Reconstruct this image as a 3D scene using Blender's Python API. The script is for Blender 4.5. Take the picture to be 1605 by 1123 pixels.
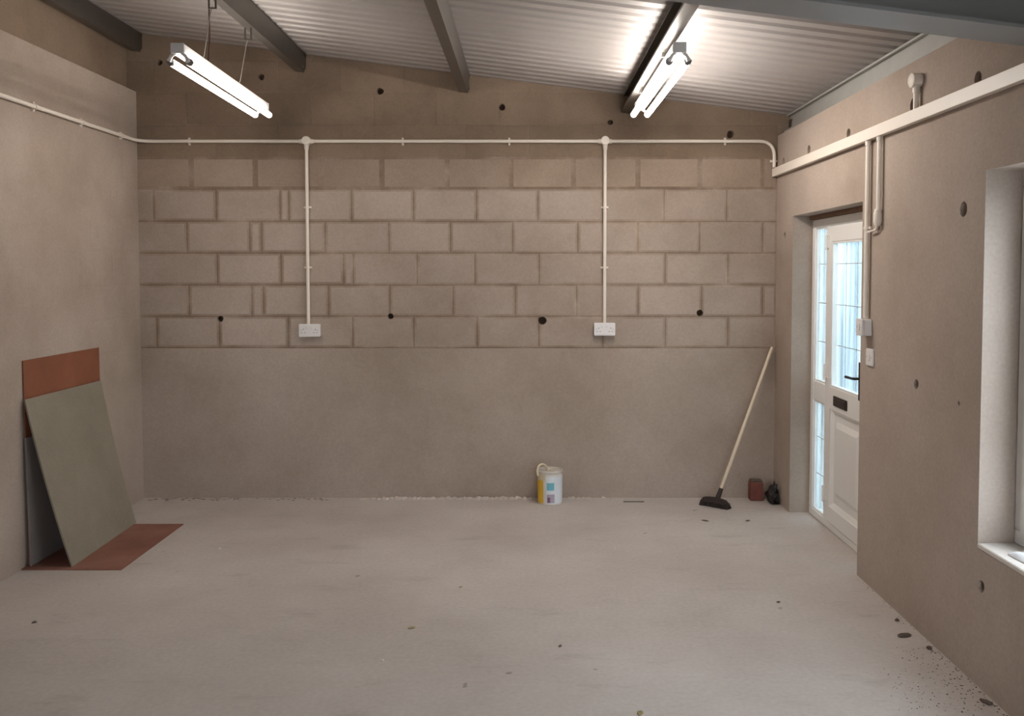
import bpy, bmesh, math, random
from mathutils import Vector, Matrix, noise

# ------------------------------------------------------------------ clear
for o in list(bpy.data.objects):
    bpy.data.objects.remove(o)
S = bpy.context.scene
COL = S.collection
random.seed(7)

# ------------------------------------------------------------------ camera
F, W, H = 1340.0, 1605.0, 1123.0
cam = bpy.data.cameras.new('camera')
cam.sensor_fit = 'HORIZONTAL'
cam.sensor_width = 36.0
cam.lens = F / W * 36.0
cam.shift_x = (802.5 - 828.0) / W
cam.shift_y = (482.2 - 561.5) / W
cam.clip_start = 0.02
cam_o = bpy.data.objects.new('camera', cam)
COL.objects.link(cam_o)
cam_o.location = (0, 0, 1.67)
cam_o.rotation_euler = (math.radians(90 - 2.4), 0, 0)
S.camera = cam_o

# ------------------------------------------------------------------ world, exposure
wd = bpy.data.worlds.new('World')
S.world = wd
wd.use_nodes = True
bg = wd.node_tree.nodes['Background']
bg.inputs['Color'].default_value = (0.86, 0.93, 1.0, 1)
bg.inputs['Strength'].default_value = 6.6
S.view_settings.view_transform = 'Standard'
S.view_settings.look = 'None'
S.view_settings.exposure = 0.42
S.view_settings.gamma = 1.0
S.view_settings.use_curve_mapping = False
TUBE_STRENGTH, DIM_TUBE_STRENGTH = 44.0, 22.0     # the wire-hung lamp is dimmed to darken the left side

# ------------------------------------------------------------------ materials
def srgb(r, g, b):
    def l(c):
        c /= 255.0
        return c / 12.92 if c <= 0.04045 else ((c + 0.055) / 1.055) ** 2.4
    return (l(r), l(g), l(b), 1)

def new_mat(name):
    m = bpy.data.materials.new(name)
    m.use_nodes = True
    return m, m.node_tree, m.node_tree.nodes['Principled BSDF']

def plain(name, col, rough=0.5, metal=0.0, var=0.06, scale=12.0, bump=0.0):
    """base colour with a little procedural variation"""
    m, t, b = new_mat(name)
    n = t.nodes.new('ShaderNodeTexNoise')
    n.inputs['Scale'].default_value = scale
    n.inputs['Detail'].default_value = 4
    g = t.nodes.new('ShaderNodeNewGeometry')
    t.links.new(g.outputs['Position'], n.inputs['Vector'])
    mx = t.nodes.new('ShaderNodeMix')
    mx.data_type = 'RGBA'
    mx.inputs['A'].default_value = tuple(c * (1 - var) for c in col[:3]) + (1,)
    mx.inputs['B'].default_value = tuple(min(1, c * (1 + var)) for c in col[:3]) + (1,)
    t.links.new(n.outputs['Fac'], mx.inputs['Factor'])
    t.links.new(mx.outputs['Result'], b.inputs['Base Color'])
    b.inputs['Roughness'].default_value = rough
    b.inputs['Metallic'].default_value = metal
    if bump:
        bp = t.nodes.new('ShaderNodeBump')
        bp.inputs['Strength'].default_value = bump
        bp.inputs['Distance'].default_value = 0.003
        t.links.new(n.outputs['Fac'], bp.inputs['Height'])
        t.links.new(bp.outputs['Normal'], b.inputs['Normal'])
    return m

def masonry(name, stops, big=0.9, fine=70.0, rough=0.9, bump=0.25, randvar=0.0, dist=0.002):
    """blotchy mineral surface: two scales of noise between three colours"""
    m, t, b = new_mat(name)
    g = t.nodes.new('ShaderNodeNewGeometry')
    n1 = t.nodes.new('ShaderNodeTexNoise')
    n1.inputs['Scale'].default_value = big
    n1.inputs['Detail'].default_value = 6
    n1.inputs['Roughness'].default_value = 0.6
    n2 = t.nodes.new('ShaderNodeTexNoise')
    n2.inputs['Scale'].default_value = fine
    n2.inputs['Detail'].default_value = 3
    for n in (n1, n2):
        t.links.new(g.outputs['Position'], n.inputs['Vector'])
    r = t.nodes.new('ShaderNodeValToRGB')
    r.color_ramp.elements[0].position = 0.30
    r.color_ramp.elements[0].color = stops[0]
    r.color_ramp.elements[1].position = 0.72
    r.color_ramp.elements[1].color = stops[2]
    e = r.color_ramp.elements.new(0.5)
    e.color = stops[1]
    t.links.new(n1.outputs['Fac'], r.inputs['Fac'])
    hs = t.nodes.new('ShaderNodeHueSaturation')
    mr = t.nodes.new('ShaderNodeMapRange')
    mr.inputs['From Min'].default_value = 0.25
    mr.inputs['From Max'].default_value = 0.75
    mr.inputs['To Min'].default_value = 0.93
    mr.inputs['To Max'].default_value = 1.07
    t.links.new(n2.outputs['Fac'], mr.inputs['Value'])
    val = mr.outputs['Result']
    if randvar:
        oi = t.nodes.new('ShaderNodeObjectInfo')
        m2 = t.nodes.new('ShaderNodeMapRange')
        m2.inputs['To Min'].default_value = 1 - randvar
        m2.inputs['To Max'].default_value = 1 + randvar
        t.links.new(oi.outputs['Random'], m2.inputs['Value'])
        mu = t.nodes.new('ShaderNodeMath')
        mu.operation = 'MULTIPLY'
        t.links.new(val, mu.inputs[0])
        t.links.new(m2.outputs['Result'], mu.inputs[1])
        val = mu.outputs['Value']
    t.links.new(val, hs.inputs['Value'])
    t.links.new(r.outputs['Color'], hs.inputs['Color'])
    t.links.new(hs.outputs['Color'], b.inputs['Base Color'])
    b.inputs['Roughness'].default_value = rough
    b.inputs['Specular IOR Level'].default_value = 0.25
    bp = t.nodes.new('ShaderNodeBump')
    bp.inputs['Strength'].default_value = bump
    bp.inputs['Distance'].default_value = dist
    t.links.new(n2.outputs['Fac'], bp.inputs['Height'])
    t.links.new(bp.outputs['Normal'], b.inputs['Normal'])
    return m

def floor_material():
    m = masonry('floor_concrete', (srgb(172, 162, 155), srgb(187, 178, 171), srgb(200, 192, 186)),
                big=0.8, fine=45, rough=0.6, bump=0.12)
    t = m.node_tree
    b = t.nodes['Principled BSDF']
    b.inputs['Specular IOR Level'].default_value = 0.4
    src = b.inputs['Base Color'].links[0].from_socket
    g = [n for n in t.nodes if n.type == 'NEW_GEOMETRY'][0]
    # trowel scuffs, stretched across the slab
    mp = t.nodes.new('ShaderNodeMapping')
    mp.inputs['Scale'].default_value = (1.2, 3.5, 1)
    t.links.new(g.outputs['Position'], mp.inputs['Vector'])
    n = t.nodes.new('ShaderNodeTexNoise')
    n.inputs['Scale'].default_value = 1.7
    n.inputs['Detail'].default_value = 7
    n.inputs['Roughness'].default_value = 0.65
    t.links.new(mp.outputs['Vector'], n.inputs['Vector'])
    r = t.nodes.new('ShaderNodeMapRange')
    r.inputs['From Min'].default_value = 0.58
    r.inputs['From Max'].default_value = 0.74
    r.inputs['To Min'].default_value = 0.0
    r.inputs['To Max'].default_value = 0.45
    t.links.new(n.outputs['Fac'], r.inputs['Value'])
    mx = t.nodes.new('ShaderNodeMix')
    mx.data_type = 'RGBA'
    t.links.new(r.outputs['Result'], mx.inputs['Factor'])
    t.links.new(src, mx.inputs['A'])
    mx.inputs['B'].default_value = srgb(146, 136, 130)
    # small dark flecks
    n3 = t.nodes.new('ShaderNodeTexNoise')
    n3.inputs['Scale'].default_value = 9
    n3.inputs['Detail'].default_value = 2
    t.links.new(g.outputs['Position'], n3.inputs['Vector'])
    r3 = t.nodes.new('ShaderNodeMapRange')
    r3.inputs['From Min'].default_value = 0.735
    r3.inputs['From Max'].default_value = 0.77
    r3.inputs['To Max'].default_value = 0.55
    t.links.new(n3.outputs['Fac'], r3.inputs['Value'])
    mx2 = t.nodes.new('ShaderNodeMix')
    mx2.data_type = 'RGBA'
    t.links.new(r3.outputs['Result'], mx2.inputs['Factor'])
    t.links.new(mx.outputs['Result'], mx2.inputs['A'])
    mx2.inputs['B'].default_value = srgb(96, 84, 74)
    t.links.new(mx2.outputs['Result'], b.inputs['Base Color'])
    return m

WALLC = (srgb(151, 135, 122), srgb(168, 153, 141), srgb(180, 166, 155))
DARKC = (srgb(122, 104, 88), srgb(134, 116, 99), srgb(146, 126, 108))
M = {}
M['wall'] = masonry('wall_wash', WALLC, randvar=0.0, bump=0.22)
M['block'] = masonry('concrete_block', WALLC, randvar=0.035, bump=0.3)
M['block_dark'] = masonry('dark_brown_block', DARKC, big=1.6, randvar=0.05, bump=0.3)  # darker, browner block tone for the top courses and upper leaf
M['joint_edge'] = masonry('thin_wash', (srgb(140, 123, 109), srgb(156, 140, 126), srgb(174, 158, 144)), big=3.2, bump=0.3)
M['block_mid'] = masonry('mid_tone_block', (srgb(142, 124, 109), srgb(155, 137, 122), srgb(166, 149, 134)), big=1.4, randvar=0.05, bump=0.3)  # tone between the wall colour and the dark blocks
M['mortar'] = masonry('mortar', (srgb(118, 99, 84), srgb(136, 118, 103), srgb(164, 148, 134)), big=3.2, bump=0.4)
M['floor'] = floor_material()
M['hole'] = plain('hole_lining', srgb(88, 68, 54), 0.95, var=0.4, scale=60)  # dark brown lining inside the wall holes
M['galv'] = plain('galvanised_steel', srgb(128, 123, 118), 0.4, 0.92, var=0.12, scale=14)
M['galv_dull'] = plain('dull_galvanised_steel', srgb(176, 175, 170), 0.55, 0.3, var=0.1, scale=10)
M['sheet'] = plain('roof_sheet_steel', srgb(176, 170, 166), 0.55, 0.4, var=0.06, scale=3)
M['beam'] = plain('grey_steel', srgb(150, 151, 151), 0.45, 0.4, var=0.08, scale=5)
M['pvc'] = plain('white_pvc', srgb(232, 222, 210), 0.4, var=0.02)
M['white'] = plain('white_plastic', srgb(228, 224, 222), 0.35, var=0.015)
M['upvc'] = plain('upvc', srgb(236, 234, 230), 0.32, var=0.012)
M['slot'] = plain('dark_slot', srgb(34, 32, 32), 0.6)
M['black'] = plain('black_plastic', srgb(26, 25, 26), 0.4)
M['brown_metal'] = plain('brown_metal', srgb(58, 48, 44), 0.4, 0.4)
M['screw'] = plain('screw_metal', srgb(170, 168, 165), 0.3, 0.9)
M['enamel'] = plain('white_enamel', srgb(226, 224, 222), 0.35, var=0.012)
M['hardboard'] = masonry('hardboard', (srgb(122, 76, 56), srgb(134, 84, 62), srgb(146, 94, 70)), big=2.2, fine=120, rough=0.7, bump=0.05)
M['hardboard2'] = masonry('hardboard_floor', (srgb(120, 82, 70), srgb(136, 94, 80), srgb(150, 108, 94)), big=3, fine=120, rough=0.7, bump=0.05)
M['greenboard'] = masonry('green_grey_board', (srgb(124, 117, 102), srgb(134, 126, 111), srgb(143, 135, 120)), big=2.0, fine=90, rough=0.8, bump=0.05)
M['greyboard'] = masonry('grey_board', (srgb(120, 112, 107), srgb(130, 121, 116), srgb(138, 129, 124)), big=2, fine=90, rough=0.8, bump=0.05)
M['broom_handle'] = plain('pale_wood', srgb(216, 200, 176), 0.55, var=0.08, scale=20)
M['bristle'] = plain('dark_bristle', srgb(44, 32, 30), 0.8, var=0.3, scale=80, bump=0.8)
M['brick'] = masonry('red_brick', (srgb(104, 62, 55), srgb(116, 68, 60), srgb(126, 78, 70)), big=10, fine=90, bump=0.5)
M['bag'] = plain('black_bag', srgb(34, 29, 28), 0.45, var=0.3, scale=25)
M['tub'] = plain('tub_white', srgb(226, 222, 214), 0.35, var=0.01)
M['tub_lid'] = plain('tub_cream', srgb(214, 200, 172), 0.4, var=0.02)
M['tub_lidtop'] = plain('tub_lid_grey', srgb(196, 188, 178), 0.5, var=0.05)
M['label_yellow'] = plain('label_yellow', srgb(226, 180, 44), 0.4, var=0.05, scale=30)
M['label_white'] = plain('label_white', srgb(224, 230, 236), 0.4, var=0.02)
M['label_teal'] = plain('label_teal', srgb(110, 180, 196), 0.4, var=0.1, scale=40)
M['label_mauve'] = plain('label_mauve', srgb(178, 164, 178), 0.4, var=0.1, scale=60)
M['label_purple'] = plain('label_purple', srgb(120, 84, 118), 0.4, var=0.1, scale=60)
M['cable'] = plain('brown_cable', srgb(78, 50, 40), 0.5)
M['wire'] = plain('wire', srgb(150, 142, 134), 0.4, 0.6)
M['timber'] = plain('raw_timber', srgb(122, 92, 70), 0.8, var=0.2, scale=30)
M['dirt'] = plain('dry_dirt', srgb(96, 82, 72), 0.95, var=0.3, scale=90)
M['leaf'] = plain('dry_leaf', srgb(150, 138, 96), 0.8, var=0.2, scale=90)
M['chalk'] = plain('white_grit', srgb(232, 228, 222), 0.9, var=0.05)
M['droppings'] = plain('pale_mortar_dust', srgb(196, 184, 176), 0.95, var=0.12, scale=30, bump=0.5)
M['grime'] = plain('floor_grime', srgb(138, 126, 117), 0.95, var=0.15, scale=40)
M['strip'] = plain('grey_metal_strip', srgb(110, 106, 102), 0.5, 0.4)
M['cloth'] = plain('white_cloth', srgb(238, 240, 244), 0.8, var=0.02)
M['paving'] = masonry('paving', (srgb(150, 150, 148), srgb(165, 164, 160), srgb(176, 175, 172)), big=0.7, fine=20)
M['fence'] = plain('blue_grey_steel', srgb(94, 114, 126), 0.6, 0.1, var=0.12, scale=2)
M['sill'] = masonry('pale_plaster', (srgb(205, 197, 188), srgb(214, 207, 199), srgb(222, 216, 209)), bump=.1)
M['lead'] = plain('lead_strip', srgb(205, 212, 215), 0.5, 0.1)

def glass_material(name, clear, tint, streak):
    """obscured glazing: part see-through, part diffusing, with vertical reeding"""
    m = bpy.data.materials.new(name)
    m.use_nodes = True
    t = m.node_tree
    t.nodes.remove(t.nodes['Principled BSDF'])
    out = t.nodes['Material Output']
    tr = t.nodes.new('ShaderNodeBsdfTransparent')
    tr.inputs['Color'].default_value = tint
    tl = t.nodes.new('ShaderNodeBsdfTranslucent')
    gl = t.nodes.new('ShaderNodeBsdfGlossy')
    gl.inputs['Roughness'].default_value = 0.05
    g = t.nodes.new('ShaderNodeNewGeometry')
    mp = t.nodes.new('ShaderNodeMapping')
    mp.inputs['Scale'].default_value = (1, 1, 0.06)
    n = t.nodes.new('ShaderNodeTexNoise')
    n.inputs['Scale'].default_value = 16
    n.inputs['Detail'].default_value = 3
    t.links.new(g.outputs['Position'], mp.inputs['Vector'])
    t.links.new(mp.outputs['Vector'], n.inputs['Vector'])
    mr = t.nodes.new('ShaderNodeValToRGB')
    mr.color_ramp.elements[0].position = 0.35
    mr.color_ramp.elements[0].color = tuple(c * (1 - streak) for c in tint[:3]) + (1,)
    mr.color_ramp.elements[1].position = 0.65
    mr.color_ramp.elements[1].color = tint
    t.links.new(n.outputs['Fac'], mr.inputs['Fac'])
    t.links.new(mr.outputs['Color'], tl.inputs['Color'])
    a = t.nodes.new('ShaderNodeMixShader')
    a.inputs['Fac'].default_value = clear
    t.links.new(tl.outputs['BSDF'], a.inputs[1])
    t.links.new(tr.outputs['BSDF'], a.inputs[2])
    b = t.nodes.new('ShaderNodeMixShader')
    b.inputs['Fac'].default_value = 0.04
    t.links.new(a.outputs['Shader'], b.inputs[1])
    t.links.new(gl.outputs['BSDF'], b.inputs[2])
    t.links.new(b.outputs['Shader'], out.inputs['Surface'])
    return m
M['obscure'] = glass_material('obscure_glass', 0.62, (0.70, 0.77, 0.79, 1), 0.5)
M['clear'] = glass_material('window_glass', 0.85, (0.95, 0.98, 1.0, 1), 0.05)

def emission(name, col, strength):
    m = bpy.data.materials.new(name)
    m.use_nodes = True
    t = m.node_tree
    t.nodes.remove(t.nodes['Principled BSDF'])
    e = t.nodes.new('ShaderNodeEmission')
    e.inputs['Color'].default_value = col
    e.inputs['Strength'].default_value = strength
    t.links.new(e.outputs['Emission'], t.nodes['Material Output'].inputs['Surface'])
    return m
M['tube'] = emission('lit_tube', (1.0, 0.93, 0.86, 1), TUBE_STRENGTH)
M['dim_tube'] = emission('lit_dim_tube', (1.0, 0.92, 0.84, 1), DIM_TUBE_STRENGTH)

# ------------------------------------------------------------------ mesh helpers
class MB:
    def __init__(self):
        self.v, self.f = [], []

    def add(self, vs, fs):
        o = len(self.v)
        self.v += [tuple(p) for p in vs]
        self.f += [tuple(o + i for i in f) for f in fs]
        return self

    def box(self, x0, y0, z0, x1, y1, z1):
        vs = [(x, y, z) for z in (z0, z1) for y in (y0, y1) for x in (x0, x1)]
        return self.add(vs, [(0, 2, 3, 1), (4, 5, 7, 6), (0, 1, 5, 4), (2, 6, 7, 3), (0, 4, 6, 2), (1, 3, 7, 5)])

    def prism(self, loop, vec):
        """planar loop of points swept along a vector, closed"""
        n = len(loop)
        a = [Vector(p) for p in loop]
        b = [p + Vector(vec) for p in a]
        fs = [(i, (i + 1) % n, n + (i + 1) % n, n + i) for i in range(n)]
        fs += [tuple(range(n))[::-1], tuple(range(n, 2 * n))]
        return self.add(a + b, fs)

    def tube(self, pts, r, seg=10, cap=True):
        pts = [Vector(p) for p in pts]
        n = len(pts)
        rs = r if isinstance(r, (list, tuple)) else [r] * n
        t0 = (pts[1] - pts[0]).normalized()
        u = t0.orthogonal().normalized()
        rings = []
        for i, p in enumerate(pts):
            if i == 0:
                t = t0
            elif i == n - 1:
                t = (pts[-1] - pts[-2]).normalized()
            else:
                t = ((pts[i] - pts[i - 1]).normalized() + (pts[i + 1] - pts[i]).normalized()).normalized()
            u = (u - t * u.dot(t)).normalized()
            w = t.cross(u)
            rings.append([p + (u * math.cos(a) + w * math.sin(a)) * rs[i]
                          for a in (2 * math.pi * k / seg for k in range(seg))])
        vs = [q for ring in rings for q in ring]
        fs = []
        for i in range(n - 1):
            for k in range(seg):
                a, b = i * seg + k, i * seg + (k + 1) % seg
                fs.append((a, b, b + seg, a + seg))
        if cap:
            fs += [tuple(range(seg))[::-1], tuple(range((n - 1) * seg, n * seg))]
        return self.add(vs, fs)

    def lathe(self, prof, c=(0, 0, 0), axis='z', seg=28, a0=0.0, a1=2 * math.pi):
        full = abs(a1 - a0 - 2 * math.pi) < 1e-6
        m = seg if full else seg + 1
        vs, fs = [], []
        for r, h in prof:
            for k in range(m):
                a = a0 + (a1 - a0) * k / seg
                x, y = r * math.cos(a), r * math.sin(a)
                if axis == 'z':
                    vs.append((c[0] + x, c[1] + y, c[2] + h))
                elif axis == 'y':
                    vs.append((c[0] + x, c[1] + h, c[2] + y))
                else:
                    vs.append((c[0] + h, c[1] + x, c[2] + y))
        for i in range(len(prof) - 1):
            for k in range(seg):
                b = (k + 1) % m if full else k + 1
                fs.append((i * m + k, i * m + b, (i + 1) * m + b, (i + 1) * m + k))
        return self.add(vs, fs)

    def build(self, name, mat, parent=None, smooth=False, bevel=0.0, seg=1):
        off = Vector((0, 0, 0))
        p = parent
        while p is not None:
            off += p.location
            p = p.parent
        me = bpy.data.meshes.new(name)
        me.from_pydata([tuple(Vector(q) - off) for q in self.v], [], self.f)
        bm = bmesh.new()
        bm.from_mesh(me)
        bmesh.ops.recalc_face_normals(bm, faces=bm.faces)
        if bevel:
            es = [e for e in bm.edges if len(e.link_faces) == 2 and e.calc_face_angle(0) > 0.6]
            bmesh.ops.bevel(bm, geom=es, offset=bevel, segments=seg, affect='EDGES', clamp_overlap=True)
        for fc in bm.faces:
            fc.smooth = smooth
        if smooth:
            for e in bm.edges:
                if len(e.link_faces) == 2 and e.calc_face_angle(0) > 0.7:
                    e.smooth = False
        bm.to_mesh(me)
        bm.free()
        me.materials.append(M[mat])
        o = bpy.data.objects.new(name, me)
        COL.objects.link(o)
        if parent is not None:
            o.parent = parent
        return o

def tag(o, label=None, cat=None, group=None, kind=None):
    if label: o['label'] = label
    if cat: o['category'] = cat
    if group: o['group'] = group
    if kind: o['kind'] = kind
    return o

def thing(name, loc, label, cat, group=None, kind=None):
    o = bpy.data.objects.new(name, None)
    o.empty_display_size = 0.1
    COL.objects.link(o)
    o.location = loc
    return tag(o, label, cat, group, kind)

def copy_tree(o, parent=None):
    c = o.copy()
    COL.objects.link(c)
    c.parent = parent
    for ch in list(o.children):
        copy_tree(ch, c)
    return c

def bend(pts, r, n=7):
    """polyline with its corners rounded to radius r"""
    pts = [Vector(p) for p in pts]
    out = [pts[0]]
    for a, b, c in zip(pts, pts[1:], pts[2:]):
        u, w = (a - b).normalized(), (c - b).normalized()
        ang = u.angle(w)
        d = min(r / math.tan(ang / 2), (a - b).length * 0.49 if len(pts) > 3 else 1e9)
        p0, p1 = b + u * d, b + w * d
        for k in range(n + 1):
            t = k / n
            # circular-ish corner by quadratic curve
            out.append(p0 * (1 - t) ** 2 + b * 2 * t * (1 - t) + p1 * t ** 2)
    out.append(pts[-1])
    return out

def cut(o, cutters):
    """subtract closed meshes (lists of (verts, faces)) from an object's mesh"""
    mb = MB()
    for vs, fs in cutters:
        mb.add(vs, fs)
    k = mb.build('cutter', 'hole')
    md = o.modifiers.new('cut', 'BOOLEAN')
    md.operation = 'DIFFERENCE'
    md.solver = 'EXACT'
    md.object = k
    bpy.context.view_layer.update()
    dg = bpy.context.evaluated_depsgraph_get()
    me = bpy.data.meshes.new_from_object(o.evaluated_get(dg))
    o.modifiers.clear()
    o.data = me
    km = k.data
    bpy.data.objects.remove(k)
    bpy.data.meshes.remove(km)

# ------------------------------------------------------------------ room dimensions (metres)
XL, XR, YB, YR = -2.84, 1.81, 6.25, -1.5
def zroof(x): return 3.04 - 0.125 * x
TILT = math.atan(0.125)
Z_BASE = 1.112                       # smooth rendered base below this height
COURSES = [1.112, 1.343, 1.573, 1.806, 2.036, 2.270, 2.503, 2.735, 2.967, 3.199, 3.431]

# ------------------------------------------------------------------ floor
tag(MB().box(-3.1, YR - 0.2, -0.15, 2.06, YB + 0.25, 0).build('floor', 'floor'), 'pale grey trowelled concrete floor slab', 'floor', kind='structure')
tag(MB().box(2.06, YR - .2, -0.2, 16, 20, -0.06).box(-12, -14, -.2, 16, YR - .2, -.06).build('ground', 'paving'), 'grey paving outside the glazed door', 'ground', kind='structure')

# ------------------------------------------------------------------ ribbed metal fence outside the door
fence = thing('metal_fence', (3.7, 3.6, -.06), 'blue grey ribbed metal fence outside, seen through the glazed door', 'fence')
for q in range(11):
    m = MB()
    loop, y = [], 3.6 + q * 1.0
    for k in range(8):
        y0 = y + k * .125
        loop += [(3.70, y0), (3.70, y0 + .06), (3.725, y0 + .075), (3.725, y0 + .11)]
    loop.append((3.70, y + .995))
    loop = loop + [(a + .004, b) for a, b in reversed(loop)]
    m.prism([(a, b, -.059) for a, b in loop], (0, 0, 2.3)).build('fence_sheet', 'fence', fence)

# ------------------------------------------------------------------ fixing holes
def hole_shape(c, axis, r, depth, seed, seg=14, grow=1.0, front=0.03):
    rnd = random.Random(seed)
    rad = [r * rnd.uniform(0.82, 1.15) for _ in range(seg)]
    rad = [(rad[i - 1] + rad[i] * 2 + rad[(i + 1) % seg]) / 4 * grow for i in range(seg)]
    ring = [(rad[k] * math.cos(2 * math.pi * k / seg), rad[k] * math.sin(2 * math.pi * k / seg)) for k in range(seg)]
    def P(a, b, d):
        return (c[0] + a, c[1] + d, c[2] + b) if axis == 'y' else (c[0] + d, c[1] + a, c[2] + b)
    vs = [P(a, b, -front) for a, b in ring] + [P(a * 0.85, b * 0.85, depth) for a, b in ring]
    fs = [(k, (k + 1) % seg, seg + (k + 1) % seg, seg + k) for k in range(seg)]
    closed = fs + [tuple(range(seg))[::-1], tuple(range(seg, 2 * seg))]
    return vs, fs + [tuple(range(seg, 2 * seg))], closed

BACK_HOLES = [(-2.666, 3.182, .022), (-1.93, 3.077, .024), (-1.072, 2.976, .027), (-0.19, 2.862, .026), (0.597, 2.752, .022),
              (1.467, 2.664, .028), (-2.256, 1.325, .025), (-1.009, 1.343, .025), (0.103, 1.311, .033), (1.256, 1.367, .027)]
RIGHT_HOLES = [(6.049, 1.922, .028), (3.57, 1.93, .032), (3.971, 1.144, .026), (3.366, 0.412, .026), (3.573, 1.118, .010),
               (3.476, 2.45, .032), (4.869, 2.45, .030), (5.551, 2.455, .034), (6.10, 2.45, .03), (4.06, 2.455, .034), (4.431, 1.897, .024)]

# ------------------------------------------------------------------ back wall of blocks
wb = MB().box(-3.1, YB + 0.003, 0, 2.06, YB + 0.25, 2.78)
wb.prism([(-3.1, YB + 0.003, 2.78), (2.06, YB + 0.003, 2.78), (2.06, YB + 0.003, zroof(2.06) + .01), (-3.1, YB + 0.003, zroof(-3.1) + .01)], (0, 0.247, 0))
wall_back = wb.build('wall_back', 'mortar')
tag(wall_back, 'back wall of pale brown concrete blocks', 'wall', kind='structure')
cut(wall_back, [(hole_shape((x, YB, z), 'y', r, .06, i)[0], hole_shape((x, YB, z), 'y', r, .06, i)[2]) for i, (x, z, r) in enumerate(BACK_HOLES)])
MB().box(XL - 0.07, YB, 0, XR, YB + 0.0029, Z_BASE - .004).build('base_render', 'wall', wall_back)

JOINTS = [
    [-2.72, -2.262, -1.757, -1.285, -0.839, -0.374, 0.079, 0.547, 1.005, 1.463],
    [-2.48, -2.021, -1.937, -1.461, -1.013, -0.546, -0.095, 0.355, 0.803, 1.269, 1.713],
    [-2.271, -1.806, -1.347, -1.277, -0.813, -0.387, 0.079, 0.545, 1.0, 1.458],
    [-2.489, -2.031, -1.945, -1.479, -1.016, -0.568, -0.112, 0.361, 0.8, 1.251, 1.707],
    [-2.727, -2.271, -1.807, -1.742, -1.287, -0.834, -0.376, 0.07, 0.543, 0.989, 1.445],
    [-2.449, -1.985, -1.507, -1.062, -0.589, -0.125, 0.329, 0.798, 1.248, 1.702],
]
rj = random.Random(3)
for k in range(6, 10):
    s = -2.72 if k % 2 == 0 else -2.48
    JOINTS.append([s + 0.4545 * i + rj.uniform(-.008, .008) for i in range(11)])

def wall_block(poly, axis, face, depth, parent, inset=0.0025, lat=.013, name='block', mat='block', edge=None):
    """block with a chamfered face; poly in (horizontal, z), counter-clockwise"""
    cx = sum(p[0] for p in poly) / len(poly)
    cz = sum(p[1] for p in poly) / len(poly)
    n = len(poly)
    def P(a, b, d):
        return (a, face + d, b) if axis == 'y' else (face + d, a, b)
    sg = 1 if axis == 'y' else (-1 if depth < 0 else 1)
    lat = min(lat, .2 * (max(p[0] for p in poly) - min(p[0] for p in poly)), .2 * (max(p[1] for p in poly) - min(p[1] for p in poly)))
    front = [P(a + (lat if a < cx else -lat), b + (lat if b < cz else -lat), 0) for a, b in poly]
    mid = [P(a, b, sg * inset) for a, b in poly]
    back = [P(a, b, depth) for a, b in poly]
    fs = [tuple(range(n))]
    for o in (0, n):
        fs += [(o + i, o + (i + 1) % n, o + n + (i + 1) % n, o + n + i) for i in range(n)]
    fs.append(tuple(range(2 * n, 3 * n))[::-1])
    o = MB().add(front + mid + back, fs).build(name, mat, parent)
    if edge:
        o.data.materials.append(M[edge])
        for p in o.data.polygons:
            ax = p.normal.y if axis == 'y' else p.normal.x
            if abs(ax) < .9995:
                p.material_index = 1
    return o

rb = random.Random(11)
for ci, js in enumerate(JOINTS):
    z0, z1 = COURSES[ci], COURSES[ci + 1]
    xe_ = XR if ci < 7 else 1.945
    xs = [XL - 0.07] + [j for j in js if XL + .02 < j < xe_ - .02] + [xe_]
    for a, b in zip(xs, xs[1:]):
        strong = (1.0 if (b < -1.2 or rb.random() < .3) else .6) * (1.0 if ci < 6 else .45)
        g = 0.0068 * strong * rb.uniform(.75, 1.3)
        if b - a < .02:
            continue
        x0, x1 = a + (g if a > XL else 0), b - (g if b < xe_ else 0)
        b0, t0 = z0 + g * rb.uniform(.6, 1.1), z1 - g * rb.uniform(.6, 1.1)
        tl, tr = min(t0, zroof(x0) - .004), min(t0, zroof(x1) - .004)
        if tl - b0 < .01 :
            continue
        if tr - b0 < .01:
            # cut to a triangle under the roof slope
            xe = x0 + (x1 - x0) * (tl - b0) / (tl - tr)
            poly = [(x0, b0), (xe, b0), (x0, tl)]
        else:
            poly = [(x0, b0), (x1, b0), (x1, tr), (x0, tl)]
            if tl < t0 - 1e-6 or tr < t0 - 1e-6:
                xk = (3.04 - .004 - t0) / .125
                if x0 < xk < x1:
                    poly = [(x0, b0), (x1, b0), (x1, tr), (xk, t0), (x0, tl)]
        jit = rb.uniform(0, .0008)
        blk = wall_block(poly, 'y', YB + jit, .0029 - jit, wall_back, inset=.0014 * min(1, strong + .2), mat='block' if ci < 5 else ('block_mid' if ci == 5 else 'block_dark'), edge='joint_edge' if ci < 5 else ('mortar' if ci == 5 else None))
        cs = []
        for i, (hx, hz, hr) in enumerate(BACK_HOLES):
            if x0 - hr < hx < x1 + hr and b0 - hr < hz < t0 + hr:
                h = hole_shape((hx, YB, hz), 'y', hr, .06, i)
                cs.append((h[0], h[2]))
        if cs:
            cut(blk, cs)
for i, (hx, hz, hr) in enumerate(BACK_HOLES):
    h = hole_shape((hx, YB, hz), 'y', hr, .055, i, grow=.985, front=-.003)
    MB().add(h[0], h[1]).build('fixing_hole', 'hole', wall_back)

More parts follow.
